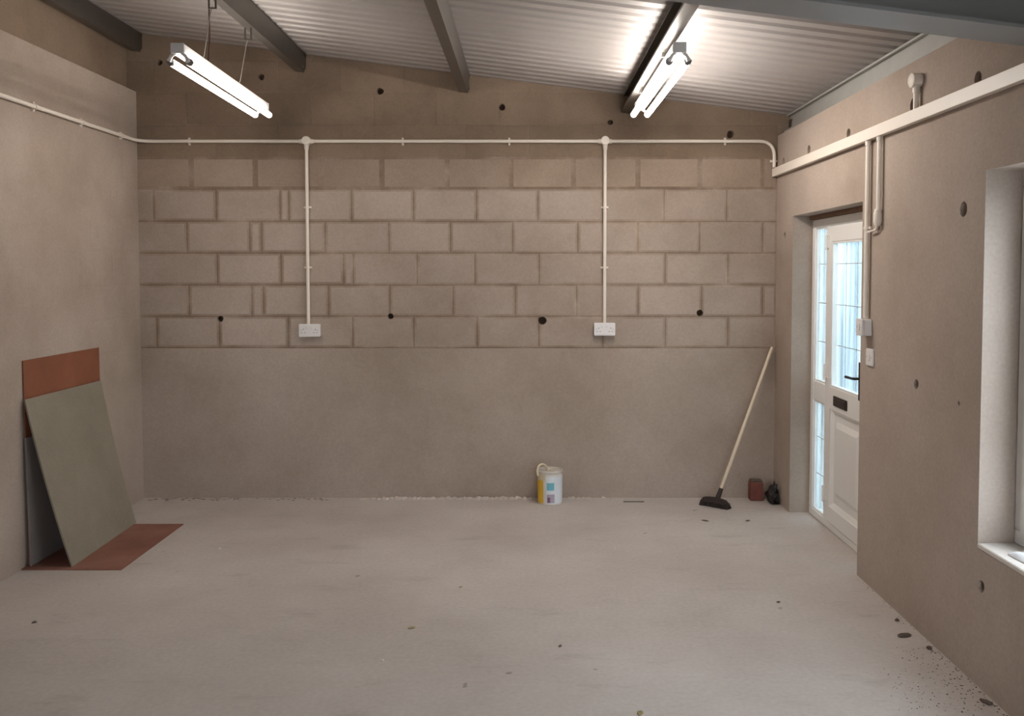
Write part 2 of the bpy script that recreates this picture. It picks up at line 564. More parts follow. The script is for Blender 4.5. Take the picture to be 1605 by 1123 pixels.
# ------------------------------------------------------------------ left wall: lower leaf proud of the upper one
prof = [(-3.1, 0), (XL, 0), (XL, 2.972), (-3.1, 2.972)]
wall_left = MB().prism([(x, YR, z) for x, z in prof], (0, YB + .003 - YR, 0)).build('wall_left', 'wall')
prof = [(-3.1, 2.972), (-2.905, 2.972), (-2.905, zroof(-2.905) + .003), (-3.1, zroof(-3.1) + .03)]
MB().prism([(x, YR, z) for x, z in prof], (0, YB + .003 - YR, 0)).build('upper_leaf', 'block_dark', wall_left)
tag(wall_left, 'windowless side wall with a ledge near the roof', 'wall', kind='structure')
# the block courses show through the wash only near the corner
for ci in range(6):
    z0, z1 = COURSES[ci], COURSES[ci + 1]
    ys = [YB - .004, YB - (.225 if ci % 2 else .40), YB - (.675 if ci % 2 else .85)]
    for a, b in zip(ys, ys[1:]):
        g = .004
        poly = [(b + g, z0 + g), (a - g, z0 + g), (a - g, z1 - g), (b + g, z1 - g)]
        wall_block(poly, 'x', XL + .0022, -.0021, wall_left, inset=.002, mat='wall')

# ------------------------------------------------------------------ right wall with door and window openings
DY0, DY1, DZ = 4.645, 5.866, 2.05
WY0, WY1, WZ0, WZ1 = 1.75, 3.40, 0.557, 2.07
ys = [YR, WY0, WY1, DY0, DY1, YB + .003]
zs = [0, WZ0, DZ, WZ1, 2.655]
def solid(i, k):
    if not (0 <= i < len(ys) - 1 and 0 <= k < len(zs) - 1):
        return False
    if i == 1 and 1 <= k <= 2: return False
    if i == 3 and k <= 1: return False
    return True
bm_w = MB()
def V(x, i, k): return (x, ys[i], zs[k])
X0, X1 = XR, 2.06
for i in range(len(ys) - 1):
    for k in range(len(zs) - 1):
        if not solid(i, k): continue
        for x in (X0, X1):
            bm_w.add([V(x, i, k), V(x, i + 1, k), V(x, i + 1, k + 1), V(x, i, k + 1)], [(0, 1, 2, 3)])
        if not solid(i - 1, k): bm_w.add([V(X0, i, k), V(X1, i, k), V(X1, i, k + 1), V(X0, i, k + 1)], [(0, 1, 2, 3)])
        if not solid(i + 1, k): bm_w.add([V(X0, i + 1, k), V(X1, i + 1, k), V(X1, i + 1, k + 1), V(X0, i + 1, k + 1)], [(0, 1, 2, 3)])
        if not solid(i, k - 1): bm_w.add([V(X0, i, k), V(X1, i, k), V(X1, i + 1, k), V(X0, i + 1, k)], [(0, 1, 2, 3)])
        if not solid(i, k + 1): bm_w.add([V(X0, i, k + 1), V(X1, i, k + 1), V(X1, i + 1, k + 1), V(X0, i + 1, k + 1)], [(0, 1, 2, 3)])
wall_right = bm_w.build('wall_right', 'wall')
_b = bmesh.new(); _b.from_mesh(wall_right.data)
bmesh.ops.remove_doubles(_b, verts=_b.verts, dist=1e-5)
bmesh.ops.recalc_face_normals(_b, faces=_b.faces)
_b.to_mesh(wall_right.data); _b.free()
tag(wall_right, 'side wall with the glazed door and the window', 'wall', kind='structure')
cut(wall_right, [(hole_shape((XR, y, z), 'x', r, .06, 40 + i)[0], hole_shape((XR, y, z), 'x', r, .06, 40 + i)[2]) for i, (y, z, r) in enumerate(RIGHT_HOLES)])
for i, (y, z, r) in enumerate(RIGHT_HOLES):
    h = hole_shape((XR, y, z), 'x', r, .055, 40 + i, grow=.985, front=-.003)
    MB().add(h[0], h[1]).build('fixing_hole', 'hole', wall_right)
# outer leaf closing the eaves behind the purlin
MB().prism([(1.95, YR, 2.655), (2.06, YR, 2.655), (2.06, YR, zroof(2.06) + .03), (1.95, YR, zroof(1.95) + .03)], (0, YB + .003 - YR, 0)).build('wall_plate', 'wall', wall_right)

# wall behind the viewer
RX0, RX1, RZ = 0.1, 1.45, 2.15         # unseen opening, added and sized to let daylight in
wr = MB()
for loop in ([(-3.1, 0), (RX0, 0), (RX0, zroof(RX0)), (-3.1, zroof(-3.1))], [(RX1, 0), (2.06, 0), (2.06, zroof(2.06)), (RX1, zroof(RX1))], [(RX0, RZ), (RX1, RZ), (RX1, zroof(RX1)), (RX0, zroof(RX0))]):
    wr.prism([(x, YR, z) for x, z in loop], (0, -.2, 0))
wr = wr.build('wall_rear', 'wall')
tag(wr, 'unseen rear wall with an opening added for daylight', 'wall', kind='structure')

# ------------------------------------------------------------------ roof sheeting: box-profile ribs across the slope
mb = MB()
pitch, prf = 0.12, []
y = YR - .2
while y < YB + .3:
    prf += [(y, 0), (y + .066, 0), (y + .082, .013), (y + .104, .013)]
    y += pitch
prf.append((y, 0))
xs_ = [-3.12, -1.5, 0, 1.2, 2.08]
rows = []
for lay in (0.0, 0.004):
    for x in xs_:
        rows.append([(x, yy, zroof(x) + h + lay) for yy, h in prf])
n = len(prf)
vs = [p for r in rows for p in r]
fs = []
L = len(xs_)
for lay in range(2):
    for i in range(L - 1):
        for k in range(n - 1):
            a = (lay * L + i) * n + k
            fs.append((a, a + 1, a + n + 1, a + n))
mb.add(vs, fs)
ceil = mb.build('ceiling', 'sheet')
tag(ceil, 'ribbed galvanised roof sheeting', 'ceiling', kind='structure')

# ------------------------------------------------------------------ purlins: lipped channels, open towards the ledge wall
def purlin(xt, label, mat='galv', d=.13, b=.065, lip=.018, t=.004, y0=YR + .005, y1=YB - .002):
    loop = [(0, 0), (0, -d), (-b, -d), (-b, -d + lip), (-b + t, -d + lip), (-b + t, -d + t), (-t, -d + t),
            (-t, -t), (-b + t, -t), (-b + t, -lip), (-b, -lip), (-b, 0)]
    ca, sa = math.cos(TILT), math.sin(TILT)
    pts = []
    for a, h in loop:
        # local axes follow the slope: a along the roof, h square to it
        pts.append((xt + a * ca + h * sa, y0, zroof(xt) - .0025 - a * sa + h * ca))
    root = thing('steel_purlin', (xt, y0, zroof(xt) - d), label, 'beam', 'roof purlins')
    MB().prism(pts, (0, y1 - y0, 0)).build('channel', mat, root)
    # fixing cleat to the block wall
    cl = MB().box(xt - d * sa, y1 - .06, zroof(xt) - d * .85, xt - d * sa + .012, y1, zroof(xt) - .035)
    cl.build('cleat', 'galv', root)
    return root
purlin(-2.785, 'galvanised steel purlin running along the top of the ledge wall')
purlin(-1.604, 'galvanised steel purlin holding the wire-hung lamp clip')
purlin(-0.421, 'galvanised steel purlin midway between the two lamps')
purlin(0.752, 'galvanised steel purlin directly over the close-mounted lamp')
purlin(1.905, 'galvanised eaves purlin on top of the door wall above the trunking', mat='galv_dull', d=.125, b=.035, lip=.012)

# ------------------------------------------------------------------ main steel beam following the roof slope
def beam():
    yc, wf, tf, tw = 2.98, .18, .013, .010
    zb, zt = 2.69, 3.04 - .0025 - .131 / math.cos(TILT) - .003
    root = thing('steel_beam', (0, yc, zb), 'grey steel I-beam crossing under the purlins near the window', 'beam')
    def slab(name, y0, y1, za, zc):
        MB().prism([(XL + .002, y0, za + .125 * -XL), (XR - .002, y0, za - .125 * XR), (XR - .002, y0, zc - .125 * XR), (XL + .002, y0, zc + .125 * -XL)], (0, y1 - y0, 0)).build(name, 'beam', root)
    slab('bottom_flange', yc - wf / 2, yc + wf / 2, zb, zb + tf)
    slab('web', yc - tw / 2, yc + tw / 2, zb + tf, zt - tf)
    slab('top_flange', yc - wf / 2, yc + wf / 2, zt - tf, zt)
beam()

# ------------------------------------------------------------------ fluorescent battens
def batten(loc, label, group):
    """twin-tube batten 1.44 m long along y, origin at the middle of its top"""
    root = thing('fluorescent_light', (0, 0, 0), label, 'light', group)
    L = .745
    MB().box(-.031, -L, -.048, .031, L, 0).build('housing', 'enamel', root, bevel=.004)
    for s in (-1, 1):
        MB().box(-.033, s * L - .004, -.05, .033, s * L + .004, .001).build('end_cap', 'enamel', root, bevel=.002)
        for q in (-1, 1):
            # curved arm out to the tube end
            yy = s * (L - .012)
            h = MB().tube(bend([(q * .016, yy, -.046), (q * .034, yy, -.060), (q * .047, yy, -.086)], .02, 4), [.010] * 1 + [.009] * 5 + [.012], 8)
            h.build('lamp_holder', 'enamel', root, smooth=True)
    for q in (-1, 1):
        t = MB().lathe([(0, -.722), (.018, -.722), (.018, .722), (0, .722)], (q * .045, 0, -.085), 'y', 14).build('tube', 'tube', root, smooth=True)
        for s in (-1, 1):
            MB().lathe([(0, s * .7225), (.0185, s * .7225), (.0185, s * .705)], (q * .045, 0, -.085), 'y', 14).build('tube_cap', 'screw', t, smooth=True)
    root.location = loc
    return root

lamp_a = batten((0.737, 4.955, 2.786), 'lit twin-tube batten light fixed close under a purlin, over the door half', 'twin-tube batten lights')
lamp_b = copy_tree(lamp_a)
lamp_b.location = (-1.733, 4.97, 2.786)
lamp_b.rotation_euler = (0, 0, .026)
for ch in lamp_b.children:
    if ch.name.startswith('tube'):
        ch.data = ch.data.copy()
        ch.data.materials[0] = M['dim_tube']
lamp_b['label'] = 'lit twin-tube batten light hanging on wires beside the ledge wall'
bpy.context.view_layer.update()

def lamp_parts(root, items):
    """parts built in the lamp's own axes"""
    for name, mbx, mat, sm in items:
        keep = root.location.copy()
        root.location = (0, 0, 0)
        mbx.build(name, mat, root, smooth=sm)
        root.location = keep
# right lamp: two brackets up to the purlin flange
zp = zroof(.752) - .1325
lamp_parts(lamp_a, [('bracket', MB().box(-.040, yy - .012, 0.0005, -.024, yy + .012, zp - 2.786 - .0015), 'galv', False) for yy in (-.45, .45)])
# hung lamp: wires, clip on the purlin, supply cable
items = []
dz = zroof(-1.63) - .1345 - .062 - 2.786
for yy, dx in ((.13, .085), (-.47, .0 + .08)):
    items.append(('suspension_wire', MB().tube([(.029, yy, 0), (.034, yy, .01), (dx - .012, yy, dz - .04), (dx, yy, dz)], .0028, 6), 'wire', True))
    items.append(('hanger_clip', MB().box(dx - .022, yy - .003, dz - .005, dx - .013, yy + .003, dz + .06).box(dx + .013, yy - .003, dz - .005, dx + .022, yy + .003, dz + .06).box(dx - .022, yy - .003, dz - .013, dx + .022, yy + .003, dz - .005), 'galv', False))
items.append(('supply_cable', MB().tube(bend([(.01, -.34, 0), (.02, -.34, .12), (.022, -.35, .28), (.02, -.36, zroof(-1.70) - 2.79)], .05, 4), .0045, 7), 'cable', True))
lamp_parts(lamp_b, items)

# ------------------------------------------------------------------ conduit on ledge wall and back wall
ZC, R = 2.613, .0125
YW, XW = YB - .019, XL + .021
XD = (-1.605, 0.556)
con = thing('electrical_conduit', (0, YW, ZC), 'white plastic conduit running round the ledge wall and back wall, with two drops', 'conduit')
run = bend([(XW, YR + .1, ZC), (XW, YW, ZC), (1.782, YW, ZC), (1.782, YW, 2.425)], .11)
MB().tube(run, R, 12).build('pipe', 'pvc', con, smooth=True)
for x in XD:
    MB().tube([(x, YW, ZC - .03), (x, YW, 1.287)], R, 12).build('drop_pipe', 'pvc', con, smooth=True)
    MB().lathe([(0, -.019), (.030, -.019), (.032, -.015), (.032, .018), (0, .018)], (x, YW, ZC + .004), 'y', 24).build('junction_box', 'pvc', con, smooth=True)
    for p, q in (((x - .028, YW, ZC), (x - .052, YW, ZC)), ((x + .028, YW, ZC), (x + .052, YW, ZC)), ((x, YW, ZC - .024), (x, YW, ZC - .06))):
        MB().tube([p, q], [.019, .0155], 12).build('spout', 'pvc', con, smooth=True)
def saddle(p, wall, along, parent):
    """spacer saddle: base block, strap and two lugs; wall = unit vector into wall, along = pipe axis"""
    p, w, a = Vector(p), Vector(wall), Vector(along)
    s = w.cross(a)
    m = MB()
    loop = [p + w * .019 + s * .027, p + w * .008 + s * .027, p + w * .004 + s * .0165, p - w * .008 + s * .0145, p - w * .0155 + s * .006,
            p - w * .0155 - s * .006, p - w * .008 - s * .0145, p + w * .004 - s * .0165, p + w * .008 - s * .027, p + w * .019 - s * .027]
    m.prism([q - a * .007 for q in loop], a * .014)
    m.build('saddle', 'pvc', parent)
for x in (-2.455, -0.909, -0.138, 1.425):
    saddle((x, YW, ZC), (0, 1, 0), (1, 0, 0), con)
for x in XD:
    for z in (2.137, 1.70):
        saddle((x, YW, z), (0, 1, 0), (0, 0, 1), con)
for y in (5.98, 5.45, 4.93, 4.4, 3.7):
    saddle((XW, y, ZC), (-1, 0, 0), (0, 1, 0), con)
saddle((1.782, YW, 2.47), (0, 1, 0), (0, 0, 1), con)

# ------------------------------------------------------------------ double sockets on the back wall
def socket(cx, cz, label):
    y = YB - .0005
    r = thing('double_socket', (cx, y, cz), label, 'socket', 'double sockets on the block wall')
    MB().box(cx - .075, y - .032, cz - .045, cx + .075, y, cz + .045).build('back_box', 'white', r, bevel=.004)
    fp = MB().box(cx - .077, y - .044, cz - .047, cx + .077, y - .0325, cz + .047).build('faceplate', 'white', r, bevel=.004, seg=2)
    for s in (-1, 1):
        MB().box(cx + s * .017 - .008, y - .048, cz + .012, cx + s * .017 + .008, y - .0445, cz + .034).build('rocker', 'white', fp, bevel=.0015)
        MB().lathe([(0, -.0447), (.0035, -.0447), (.0035, -.0442)], (cx + s * .060, y, cz - .0), 'y', 10).build('screw', 'screw', fp)
        m = MB()
        m.box(cx + s * .044 - .002, y - .0446, cz + .004, cx + s * .044 + .002, y - .0441, cz + .012)
        for q in (-1, 1):
            m.box(cx + s * .044 + q * .011 - .003, y - .0446, cz - .018, cx + s * .044 + q * .011 + .003, y - .0441, cz - .014)
        m.build('pin_holes', 'slot', fp)
socket(-1.593, 1.242, 'white double socket under the conduit drop nearer the ledge wall')
socket(0.556, 1.251, 'white double socket under the conduit drop nearer the broom')

# ------------------------------------------------------------------ trunking and drops on the door wall
tr = thing('cable_trunking', (XR, 0, 2.385), 'white rectangular cable trunking along the top of the door wall', 'trunking')
MB().box(XR - .034, YR + .05, 2.36, XR - .0005, YB - .006, 2.414).build('trunking_body', 'pvc', tr, bevel=.002)
MB().box(XR - .040, YR + .05, 2.357, XR - .0345, YB - .006, 2.417).build('trunking_lid', 'pvc', tr, bevel=.002)

XC = XR - .020
d1 = thing('conduit_drop', (XC, 4.533, 1.4), 'long white conduit drop from trunking to the switch box by the door', 'conduit', 'conduit drops on the door wall')
MB().tube([(XC, 4.533, 2.3595), (XC, 4.533, 1.425)], R, 12).build('pipe', 'pvc', d1, smooth=True)
MB().tube([(XC, 4.533, 2.359), (XC, 4.533, 2.335)], .016, 12).build('coupler', 'pvc', d1, smooth=True)
saddle((XC, 4.533, 1.90), (1, 0, 0), (0, 0, 1), d1)
d2 = thing('conduit_drop', (XC, 4.386, 1.93), 'short white conduit drop ending at a hole beside the door head', 'conduit', 'conduit drops on the door wall')
MB().tube([(XC, 4.386, 2.3595), (XC, 4.386, 1.985)], R, 12).build('pipe', 'pvc', d2, smooth=True)
MB().tube([(XC, 4.386, 2.359), (XC, 4.386, 2.335)], .016, 12).build('coupler', 'pvc', d2, smooth=True)
MB().lathe([(0, -.055), (.014, -.05), (.021, -.03), (.021, .012), (.0145, .036)], (XC - .001, 4.392, 1.955), 'z', 14).build('gland', 'pvc', d2, smooth=True)
MB().tube(bend([(XC, 4.395, 1.905), (XC, 4.42, 1.885), (XC - .005, 4.505, 1.878)], .02, 4), .006, 8).build('flexible_tail', 'pvc', d2, smooth=True)
st = thing('conduit_stub', (XC, 3.983, 2.42), 'short upright white conduit stub with a round box above the trunking', 'conduit')
MB().tube([(XC, 3.983, 2.4175), (XC, 3.983, 2.525)], R, 12).build('pipe', 'pvc', st, smooth=True)
MB().tube([(XC, 3.983, 2.495), (XC, 3.983, 2.53)], .0165, 12).build('spout', 'pvc', st, smooth=True)
MB().lathe([(0, -.050), (.024, -.050), (.033, -.044), (.033, -.004), (.031, -.0005), (0, -.0005)], (XR, 3.983, 2.552), 'x', 24).build('round_box', 'pvc', st, smooth=True)

def switch(cy, cz, deep, label, name):
    r = thing(name, (XR, cy, cz), label, 'switch')
    xb = XR - .0005
    if deep:
        MB().box(xb - .042, cy - .044, cz - .044, xb, cy + .044, cz + .044).build('back_box', 'white', r, bevel=.004)
    x1 = xb - (.0425 if deep else .0)
    fp = MB().box(x1 - .010, cy - .045, cz - .045, x1, cy + .045, cz + .045).build('faceplate', 'white', r, bevel=.003, seg=2)
    MB().box(x1 - .014, cy - .011, cz - .018, x1 - .0102, cy + .011, cz + .018).build('rocker', 'white', fp, bevel=.0015)
    for s in (-1, 1):
        MB().lathe([(0, -.0108), (.0035, -.0108), (.0035, -.0100)], (x1, cy + s * .03, cz), 'x', 10).build('screw', 'screw', fp)
switch(4.533, 1.375, True, 'white surface-mounted switch box at the foot of the long conduit drop', 'switch_box')
switch(4.50, 1.218, False, 'flat white light switch plate below the surface switch box', 'light_switch')

# ------------------------------------------------------------------ door with narrow sidelights
XF = 1.945                            # inner face of the frame
door = thing('door_1', (XF, 5.25, 0), 'white plastic half-glazed door with narrow sidelights', 'door', kind='structure')
FT = 2.022
def fbox(name, y0, y1, z0, z1, x0=XF, x1=XF + .06, parent=door, mat='upvc', bevel=.004):
    return MB().box(x0, y0, z0, x1, y1, z1).build(name, mat, parent, bevel=bevel)
fbox('head_packer', DY0 + .002, DY1 - .002, FT + .001, DZ - .001, XF - .02, XF + .05, mat='timber', bevel=0)
fbox('frame_head', DY0 + .002, DY1 - .002, FT - .055, FT)
fbox('frame_sill', DY0 + .002, DY1 - .002, .001, .05)
fbox('frame_jamb', DY1 - .057, DY1 - .002, .05, FT - .055)
fbox('frame_jamb', DY0 + .002, DY0 + .045, .05, FT - .055)
for a, b in ((5.537, 5.585), (4.80, 4.84)):
    fbox('mullion', a, b, .05, FT - .055)
fbox('transom', 5.585, DY1 - .057, .80, .93)
fbox('transom', DY0 + .045, 4.80, .80, .93)
def pane(y0, y1, z0, z1, mat='obscure', parent=door, bars=(), vbars=()):
    p = MB().box(XF + .028, y0, z0, XF + .034, y1, z1).build('pane', mat, parent)
    # glazing beads
    w = .012
    for a, b, c, d in ((y0, y0 + w, z0, z1), (y1 - w, y1, z0, z1), (y0 + w, y1 - w, z0, z0 + w), (y0 + w, y1 - w, z1 - w, z1)):
        MB().box(XF + .010, a, c, XF + .0275, b, d).build('bead', 'upvc', p)
    for z in bars:
        MB().box(XF + .0255, y0, z - .0028, XF + .0275, y1, z + .0028).build('lead_strip', 'lead', p)
    for y in vbars:
        MB().box(XF + .0255, y - .004, z0, XF + .0275, y + .004, z1).build('lead_strip', 'lead', p)
    return p
pane(5.585, DY1 - .057, .93, FT - .055, bars=(1.20, 1.46, 1.72))
pane(5.585, DY1 - .057, .05, .80, bars=(.30, .55))
pane(DY0 + .045, 4.80, .93, FT - .055, bars=(1.20, 1.46, 1.72))
pane(DY0 + .045, 4.80, .05, .80, bars=(.30, .55))
# leaf
LY0, LY1, LZ0, LZ1 = 4.845, 5.533, .055, FT - .06
XS = XF - .006
leaf = MB()
leaf.box(XS, LY0, LZ0, XF + .055, LY0 + .095, LZ1).box(XS, LY1 - .062, LZ0, XF + .055, LY1, LZ1)
leaf.box(XS, LY0 + .095, LZ1 - .10, XF + .055, LY1 - .062, LZ1).box(XS, LY0 + .095, .79, XF + .055, LY1 - .062, .93)
leaf.box(XS, LY0 + .095, LZ0, XF + .055, LY1 - .062, LZ0 + .10)
leaf = leaf.build('leaf', 'upvc', door)
pane(LY0 + .095, LY1 - .062, .93, LZ1 - .10, parent=leaf, bars=(1.20, 1.46, 1.72), vbars=(5.26, 5.10)) if False else None
lp = MB().box(XF + .028, LY0 + .095, .93, XF + .034, LY1 - .062, LZ1 - .10).build('pane', 'obscure', leaf)
bd = MB()
w = .014
for a, b, c, d in ((LY0 + .095, LY0 + .095 + w, .93, LZ1 - .1), (LY1 - .062 - w, LY1 - .062, .93, LZ1 - .1), (LY0 + .095 + w, LY1 - .062 - w, .93, .93 + w), (LY0 + .095 + w, LY1 - .062 - w, LZ1 - .1 - w, LZ1 - .1)):
    MB().box(XS + .004, a, c, XF + .0275, b, d).build('bead', 'upvc', leaf)
for z in (1.20, 1.46, 1.72):
    MB().box(XF + .0255, LY0 + .11, z - .0028, XF + .0275, LY1 - .077, z + .0028).build('lead_strip', 'lead', leaf)
for y in (5.30, 5.12):
    MB().box(XF + .0255, y - .0028, .945, XF + .0275, y + .0028, LZ1 - .115).build('lead_strip', 'lead', leaf)
# raised lower panel
py0, py1, pz0, pz1 = LY0 + .095, LY1 - .062, LZ0 + .10, .79
MB().box(XF + .018, py0, pz0, XF + .040, py1, pz1).build('lower_panel', 'upvc', leaf)
def ring(y0, y1, z0, z1, w, x0, x1):
    m = MB()
    o = [(y0, z0), (y1, z0), (y1, z1), (y0, z1)]
    i = [(y0 + w, z0 + w), (y1 - w, z0 + w), (y1 - w, z1 - w), (y0 + w, z1 - w)]
    vs = [(x0, a, b) for a, b in o] + [(x1, a, b) for a, b in i]
    return m.add(vs, [(k, (k + 1) % 4, 4 + (k + 1) % 4, 4 + k) for k in range(4)])
r1 = ring(py0, py1, pz0, pz1, .028, XF + .0, XF + .0178)
r1.build('panel_moulding', 'upvc', leaf)
ry0, ry1, rz0, rz1 = py0 + .065, py1 - .065, pz0 + .075, pz1 - .075
m = ring(ry0, ry1, rz0, rz1, .035, XF + .0178, XF + .002)
m.add([(XF + .002, ry0 + .035, rz0 + .035), (XF + .002, ry1 - .035, rz0 + .035), (XF + .002, ry1 - .035, rz1 - .035), (XF + .002, ry0 + .035, rz1 - .035)], [(0, 1, 2, 3)])
m.build('raised_field', 'upvc', leaf)
# letter plate, handle, hinges
lb = MB().box(XS - .008, 5.165, .820, XS - .0002, 5.392, .885).build('letter_plate', 'brown_metal', leaf, bevel=.004)
MB().box(XS - .012, 5.185, .834, XS - .0082, 5.372, .872).build('flap', 'brown_metal', lb, bevel=.002)
bp = MB().box(XS - .010, 4.945, .915, XS - .0002, 4.978, 1.142).build('handle_plate', 'black', leaf, bevel=.004)
MB().tube(bend([(XS - .010, 4.962, 1.045), (XS - .045, 4.962, 1.045), (XS - .048, 5.075, 1.043)], .012, 4), .0085, 8).build('lever', 'black', bp, smooth=True)
for z in (.22, 1.02, 1.86):
    MB().tube([(XS - .010, LY1 + .004, z - .05), (XS - .010, LY1 + .004, z + .05)], .010, 10).box(XS - .006, LY1 - .02, z - .04, XS - .0002, LY1 + .03, z + .04).build('hinge', 'upvc', leaf, smooth=True)

# ------------------------------------------------------------------ window
XWIN = 1.955
win = thing('window_1', (XWIN, 2.57, WZ0), 'white plastic window in the door wall', 'window', kind='structure')
def wbox(name, y0, y1, z0, z1, x0=XWIN, x1=XWIN + .06, mat='upvc', parent=win, bevel=.004):
    return MB().box(x0, y0, z0, x1, y1, z1).build(name, mat, parent, bevel=bevel)
e = .002
wbox('window_sill', WY0 + e, WY1 - e, WZ0 + .001, WZ0 + .022, XR - .004, XWIN + .06, mat='sill', bevel=.004)
zb = WZ0 + .023
fz1 = WZ1 - e
wbox('frame_bottom', WY0 + e, WY1 - e, zb, zb + .06)
wbox('frame_top', WY0 + e, WY1 - e, fz1 - .06, fz1)
wbox('frame_side', WY1 - .062, WY1 - e, zb + .06, fz1 - .06)
wbox('frame_side', WY0 + e, WY0 + .062, zb + .06, fz1 - .06)
wbox('mullion', 2.54, 2.61, zb + .06, fz1 - .06)
for a, b in ((2.61, WY1 - .062), (WY0 + .062, 2.54)):
    s = MB()
    z0, z1, w = zb + .061, fz1 - .061, .05
    s.box(XWIN - .012, a + .001, z0, XWIN + .04, a + w, z1).box(XWIN - .012, b - w, z0, XWIN + .04, b - .001, z1)
    s.box(XWIN - .012, a + w, z0, XWIN + .04, b - w, z0 + w).box(XWIN - .012, a + w, z1 - w, XWIN + .04, b - w, z1)
    s.box(XWIN - .008, a + w, 1.08, XWIN + .036, b - w, 1.12)
    sash = s.build('sash', 'upvc', win)
    MB().box(XWIN + .012, a + w, z0 + w, XWIN + .018, b - w, 1.08).build('pane', 'clear', sash)
    MB().box(XWIN + .012, a + w, 1.12, XWIN + .018, b - w, z1 - w).build('pane', 'clear', sash)

# ------------------------------------------------------------------ boards by the ledge wall
YA, YZ = 4.735, 5.60
fb = MB().box(XL + .004, 4.715, .0003, -2.276, 5.578, .006).build('floor_board', 'hardboard2')
tag(fb, 'reddish brown hardboard sheet lying flat on the concrete under the leaning boards', 'board')

def lean_board(name, mat, y0, y1, xb, zb_, xt, zt, th, label, sag=0.0, skew=0.0, n=8):
    """sheet from its foot (xb, zb_) to its head (xt, zt); sag bows it towards the wall"""
    m = MB()
    d = Vector((xt - xb, 0, zt - zb_))
    nrm = Vector((d.z, 0, -d.x)).normalized()
    if nrm.x < 0: nrm = -nrm
    vs, fs = [], []
    cols = 5
    for i in range(n + 1):
        t = i / n
        p = Vector((xb, 0, zb_)) + d * t - nrm * sag * 4 * t * (1 - t)
        for k in range(cols):
            s = k / (cols - 1)
            y = y0 + (y1 - y0) * s
            vs.append((p.x + skew * s * (1 - t), y, p.z))
    m1 = len(vs)
    vs += [(x - nrm.x * th, y, z - nrm.z * th) for x, y, z in vs]
    for i in range(n):
        for k in range(cols - 1):
            a = i * cols + k
            fs.append((a, a + 1, a + cols + 1, a + cols))
            fs.append((m1 + a, m1 + a + cols, m1 + a + cols + 1, m1 + a + 1))
    edge = [k for k in range(cols)] + [i * cols + cols - 1 for i in range(1, n + 1)] + [n * cols + k for k in range(cols - 2, -1, -1)] + [i * cols for i in range(n - 1, 0, -1)]
    for a, b in zip(edge, edge[1:] + edge[:1]):
        fs.append((a, b, m1 + b, m1 + a))
    return tag(m.add(vs, fs).build(name, mat, smooth=True), label, 'board')
lean_board('hardboard_sheet', 'hardboard', 4.775, 5.625, -2.822, .008, -2.832, 1.170, .005, 'tall orange brown hardboard sheet standing against the ledge wall')
lean_board('grey_board', 'greyboard', 4.757, 5.56, -2.803, .008, -2.816, .735, .008, 'low pale grey board standing in the shade behind the leaning green board')
lean_board('leaning_board', 'greenboard', 4.752, 5.60, -2.568, .0075, -2.812, .955, .009, 'pale green grey board leaning against the brown hardboard', sag=.012, skew=-.03)

# ------------------------------------------------------------------ tub by the back wall
tc = (0.157, 6.128)
tub = thing('plastic_tub', (tc[0], tc[1], 0), 'white plastic tub with yellow and white labels and a cream handle', 'tub')
RT = .090
MB().lathe([(0, .001), (RT * .95, .001), (RT * .97, .006), (RT, .215), (RT, .222), (RT * .99, .223)], (tc[0], tc[1], 0), seg=36).build('body', 'tub', tub, smooth=True)
MB().lathe([(RT * .99, .2235), (RT * 1.035, .2235), (RT * 1.035, .238), (RT * 1.0, .243), (RT * .95, .243), (RT * .93, .234), (0, .234)], (tc[0], tc[1], 0), seg=36).build('lid', 'tub_lidtop', tub, smooth=True)
def wrap(name, mat, a0, a1, z0, z1, off, parent):
    def rr(z): return RT * (.97 + .03 * (z - .006) / .209) + off
    return MB().lathe([(rr(z0) - off * .5, z0), (rr(z0), z0), (rr(z1), z1), (rr(z1) - off * .5, z1)], (tc[0], tc[1], 0), seg=12, a0=math.radians(a0), a1=math.radians(a1)).build(name, mat, parent, smooth=True)
wrap('yellow_label', 'label_yellow', 178, 236, .010, .175, .0010, tub)
wrap('cream_panel', 'tub_lid', 182, 246, .1755, .222, .0010, tub)
wl = wrap('white_label', 'label_white', 252, 372, .010, .205, .0010, tub)
wrap('teal_patch', 'label_teal', 254, 288, .108, .162, .0020, wl)
wrap('mauve_patch', 'label_mauve', 255, 290, .018, .080, .0020, wl)
wrap('purple_mark', 'label_purple', 257, 270, .020, .058, .0030, wl)
# cream handle lying over the yellow side
hp = []
for k in range(15):
    a = math.pi * k / 14
    hp.append((tc[0] - .052 - .036 * math.cos(a) * 1.0 - .004, tc[1] - .045 + .05 * k / 14, .232 + .054 * math.sin(a) * (1.0 - .18 * k / 14)))
hp = [(tc[0] - .086, tc[1] - .050, .205)] + hp + [(tc[0] + .008, tc[1] + .01, .243)]
MB().tube(hp, .0085, 8).build('handle', 'tub_lid', tub, smooth=True)

